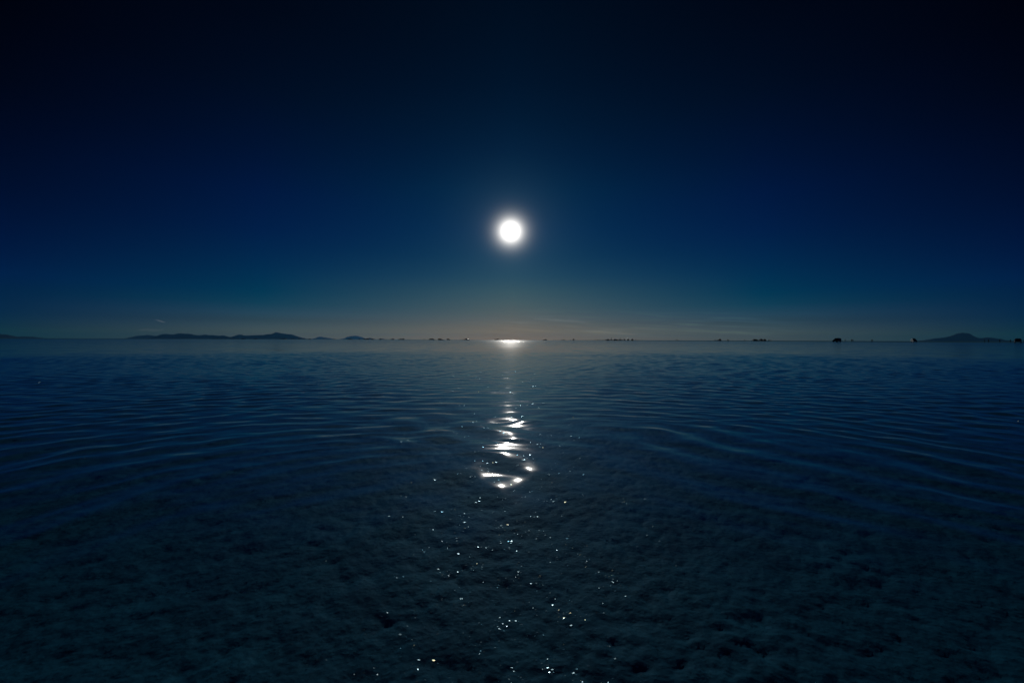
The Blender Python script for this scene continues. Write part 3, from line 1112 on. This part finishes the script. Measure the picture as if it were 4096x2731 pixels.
# tiny vehicles in front of the long hill range (left to right)
far_row([(858, 2.6), (868.4, 3.0), (883.5, 2.8), (903.6, 3.0)], 'below the saddle-left half of the long hills', 3)
vehicle('tiny white vehicle flashing in sunlight below the saddle of the long hills', 926.6, 3.4, 268, 'boxy', 'white', rack=False, group=GV)
far_row([(936.7, 3.5), (951, 2.8), (967.7, 3.6), (974.8, 3.6)], 'just right of the tiny flashing white vehicle', 3)
far_row([(1021.5, 3.4), (1026.5, 3.6)], 'parked together below the right hill summit', 3)
far_row([(1118, 2.8), (1128, 3.2), (1136, 3.8), (1141.2, 3.8), (1167.6, 3.4), (1177, 3.2), (1197, 3.4), (1213.5, 2.8)], 'below the right end of the long hills', 3)
far_row([(1237.4, 3.9), (1296, 2.9), (1337.5, 3.1)], 'spaced out between hill range and rounded mountain', 3)
people((1255.8,), 3.6, 'between hill range and faint peaked hill', GP)
people((1281.5,), 2.9, 'in front of the faint peaked hill', GP)
far_row([(1395.7, 4.4), (1404, 4.2), (1438.7, 4.6)], 'in front of the faint rounded mountain', 4)
far_row([(1457, 4.5), (1463.8, 4.3), (1471.6, 5.8)], 'clustered left of the small dark hillock', 4)
vehicle('small white vehicle blazing with reflected sun right of small dark hillock', 1489.5, 5.2, 269, 'boxy', 'white', rack=False, group=GV)
vehicle('small dark vehicle with a bright glint on its roof, right of dark hillock', 1521, 5.0, 262, 'boxy', 'silver', rack=False, group=GV)
people((1556.5, 1560, 1563.4, 1566.3), 4.4, 'in a row right of the glinting small vehicle', GP)
far_row([(1570.5, 5.0), (1600.8, 5.2), (1611.4, 5.8)], 'between row of four and lone trio', 5)
people((1594.2, 1596.2, 1604.5), 4.4, 'beside the paired vehicles left of the sun', GP)
people((1631.6, 1636.4, 1640.4), 4.2, 'standing apart on open flat left of the sun', GP)
people((1693.8, 1696.8, 1699.4), 5.0, 'huddled midway between vehicle groups left of sun', GP)
far_row([(1723, 6.0), (1732, 5.9)], 'side by side left of the low pile', 6)
people((1740.8,), 4.8, 'right of the two vehicles standing side by side', GP)
far_row([(1759, 6.4), (1764, 5.0)], 'behind the low dark pile', 6)
people((1768.2,), 5.0, 'at the right of the vehicles behind low pile', GP)
vehicle('dark vehicle alone right of the low dark pile, left of the sun', 1794, 6.0, 8, 'round', 'dark', rack=False, group=GV)
people((1843.4, 1847.4, 1851.3, 1855), 5.2, 'in line left of the wide vehicle pair', GP)
vehicle('dark loaded vehicle, left half of the wide pair left of sun glitter', 1863, 6.2, 170, 'boxy', 'dark', load=True, rack=False, group=GV)
vehicle('silver glinting vehicle, right half of the wide pair left of sun glitter', 1871, 5.6, -15, 'round', 'silver', rack=False, group=GV)
people((1877.9,), 4.2, 'at the right end of the wide vehicle pair', GP)
vehicle('dark vehicle with glinting roof at the left end of sun glitter', 1988.4, 5.9, 175, 'round', 'dark', rack=False, group=GV)
vehicle('low dark car beside the vehicle at left end of sun glitter', 1980.5, 3.6, 0, 'round', 'dark', rack=False, group=GV)
people((2041,), 4.0, 'above the sun glitter right below the sun', GP)
people((2100.5, 2109.8, 2111.4, 2114.4), 4.0, 'above the right half of the sun glitter', GP)
vehicle('dark boxy vehicle standing at the right end of the sun glitter', 2179.2, 5.9, 185, 'round', 'black', rack=False, group=GV)
people((2247, 2250.4, 2252.4, 2254.8, 2258), 5.8, 'in a tight row right of the sun glitter', GP)
people((2282.8,), 5.2, 'left of the tall glinting vehicle right of sun', GP)
vehicle('tall dark vehicle with a white glint on its roof, right of sun', 2294, 7.4, 262, 'boxy', 'silver', load=False, rack=True, group=GV)
people((2381.1, 2387, 2390.3, 2397, 2410.9, 2416.4), 6.1, 'strung out left of the big vehicle group', GP)
people((2421, 2422.9, 2424.8), 5.9, 'packed against first vehicle of the big group', GP)
BIG = 'vehicles of the big group right of the sun'
veh = {}
for i, (x, h, hd, sty, pt, ld) in enumerate(((2431.6, 6.7, 100, 'round', 'dark', False), (2445, 7.4, 75, 'boxy', 'black', True), (2462.5, 6.9, 10, 'round', 'dark', False),
                                             (2480.8, 7.2, 95, 'boxy', 'silver', False), (2497.7, 6.9, 80, 'boxy', 'dark', False), (2512.4, 7.5, 258, 'boxy', 'silver', False),
                                             (2529, 7.7, 262, 'boxy', 'silver', False))):
    veh[i] = vehicle('%s of seven dark vehicles in the big group right of the sun' % ORD[i], x, h, hd, sty, pt, load=ld, rack=(i in (1, 3, 4)), group=BIG)
for i, x in ((1, 2445.8), (3, 2480.2)):
    o_, d_, H_ = veh[i]
    person('person standing on the roof of the %s vehicle of the big group' % ('second' if i == 1 else 'fourth'), x, 6.0, 'standing', 0, 0, GP, depth=d_, z=(H_ if i == 1 else H_ - 0.005) - 0.03)
people((2450.6, 2468, 2470.8, 2473.7), 6.0, 'between vehicles on left side of big group', GP)
people((2489.6, 2492.3), 6.2, 'between fourth and fifth vehicle of big group', GP)
people((2542, 2549, 2565), 5.8, 'trailing off right of the big vehicle group', GP)
people((2707.2, 2710.8), 6.6, 'standing close on the empty flat right of big group', GP)
people((2859, 2861.6), 6.6, 'leaning together left of the loaded square vehicle', GP)
people((2866.5, 2869.7, 2872.3), 6.8, 'crowding the front of the loaded square vehicle', GP)
vehicle('dark square loaded vehicle half way between big group and right edge', 2878.5, 9.2, 80, 'boxy', 'black', load=True, group=GV, detail=True)
person('person stretching one arm out, left of a close pair on the right flat', 2909.5, 7.0, 'reaching', 180, 1, GP)
people((2912.6, 2915.8), 7.0, 'right beside the person stretching out an arm', GP)
people((2978.5,), 7.6, 'alone on the flat left of the three right vehicles', GP)
people((3010,), 7.0, 'left of the wide first of three right vehicles', GP)
vehicle('wide dark vehicle, first of the three grouped on the right flat', 3023.5, 8.6, 8, 'boxy', 'black', group=GV, detail=True)
vehicle('tall loaded dark vehicle, middle of the three grouped on the right flat', 3043, 10.2, 85, 'boxy', 'black', load=True, group=GV, detail=True)
vehicle('rounded dark vehicle, last of the three grouped on the right flat', 3057.6, 9.6, 70, 'round', 'black', group=GV, detail=True)
people((3016.4, 3031.6), 7.4, 'at either end of wide first right vehicle', GP)
people((3036.4, 3048.8), 7.2, 'flanking the tall middle of three right vehicles', GP)
people((3074.8, 3078.2, 3084), 7.2, 'right of the three grouped right vehicles', GP)
vehicle('big black boxy off-roader with roof rack standing in water, facing left', 3347.5, 17.0, 208, 'boxy', 'black', rack=True, load=False, group=GV, detail=True)
people((3380,), 10.5, 'just behind the big black off-roader', GP)
people((3406.2, 3411.2), 10.5, 'walking close together right of black off-roader', GP)
people((3486.6, 3489.7), 10.2, 'side by side between off-roader and silver vehicle', GP)
vehicle('silver vehicle with sunlit gleaming bonnet left of the right mountain', 3656, 15.6, 246, 'boxy', 'silver', rack=True, load=True, group=GV, detail=True)
people((3939, 3954.6), 12.0, 'standing before the right mountain', GP)
people((3999,), 12.0, 'below the right slope of the right mountain', GP)
people((4042,), 12.6, 'close left of the silver car at right edge', GP)
vehicle('silver rounded car with dark rear, facing left at the right edge of picture', 4072, 18.8, 222, 'round', 'silver', rack=False, group=GV, detail=True)
people((4097,), 12.0, 'half cut off by the right edge of the picture', GP)


# low dark heaps on the flat
def heap(label, xpx, wpx, hpx, depth, seed):
    n, m = 40, 10
    L = wpx / FPX * depth
    Hh = hpx / FPX * depth
    u, v = np.meshgrid(np.linspace(-1, 1, n), np.linspace(-1, 1, m), indexing='xy')
    z = Hh * np.clip(1 - np.abs(u) ** 4, 0, 1) * np.clip(1 - v ** 2, 0, 1) * (0.6 + 0.8 * fbm(u * 8 + seed, v * 2 + 3, seed, 3)) - 0.02
    V = np.stack((u * L / 2, v * 1.2, z), -1).reshape(-1, 3)
    i, j = np.meshgrid(np.arange(m - 1), np.arange(n - 1), indexing='ij')
    a = i * n + j
    F = np.stack((a, a + 1, a + n + 1, a + n), -1).reshape(-1, 4)
    o = link(bpy.data.objects.new('baggage_heap', np_mesh('baggage_heap', V, F, [M_TARP])))
    o.location = ((xpx - 2048) / FPX * depth, depth, 0.02)
    tag(o, label, 'heap')


heap('long low dark pile in front of two vehicles left of the sun', 1767, 22, 1.6, 560, 2)
heap('very low dark hump on the empty flat right of the big vehicle group', 2636.6, 7, 1.2, 520, 5)

# ------------------------------------------------------------------ haze
bm = bm_new()
bm_box(bm, -75000, 75000, -3000, 58000, -1.2, 620.0)
hz = bpy.data.materials.new('thin blue haze')
hz.use_nodes = True
T = NT(hz.node_tree)
for n in list(T.n):
    T.n.remove(n)
pv = T.node('ShaderNodeVolumePrincipled')
pv.inputs['Color'].default_value = (0.11, 0.48, 1.0, 1)
pv.inputs['Density'].default_value = 1.5e-5
pv.inputs['Anisotropy'].default_value = 0.45
T.l.new(pv.outputs[0], T.node('ShaderNodeOutputMaterial').inputs['Volume'])
haze = link(bpy.data.objects.new('haze', bm_mesh(bm, 'haze', [hz])))
tag(haze, 'thin blue haze lying over the salt flat toward the far mountains', 'haze', kind='stuff')
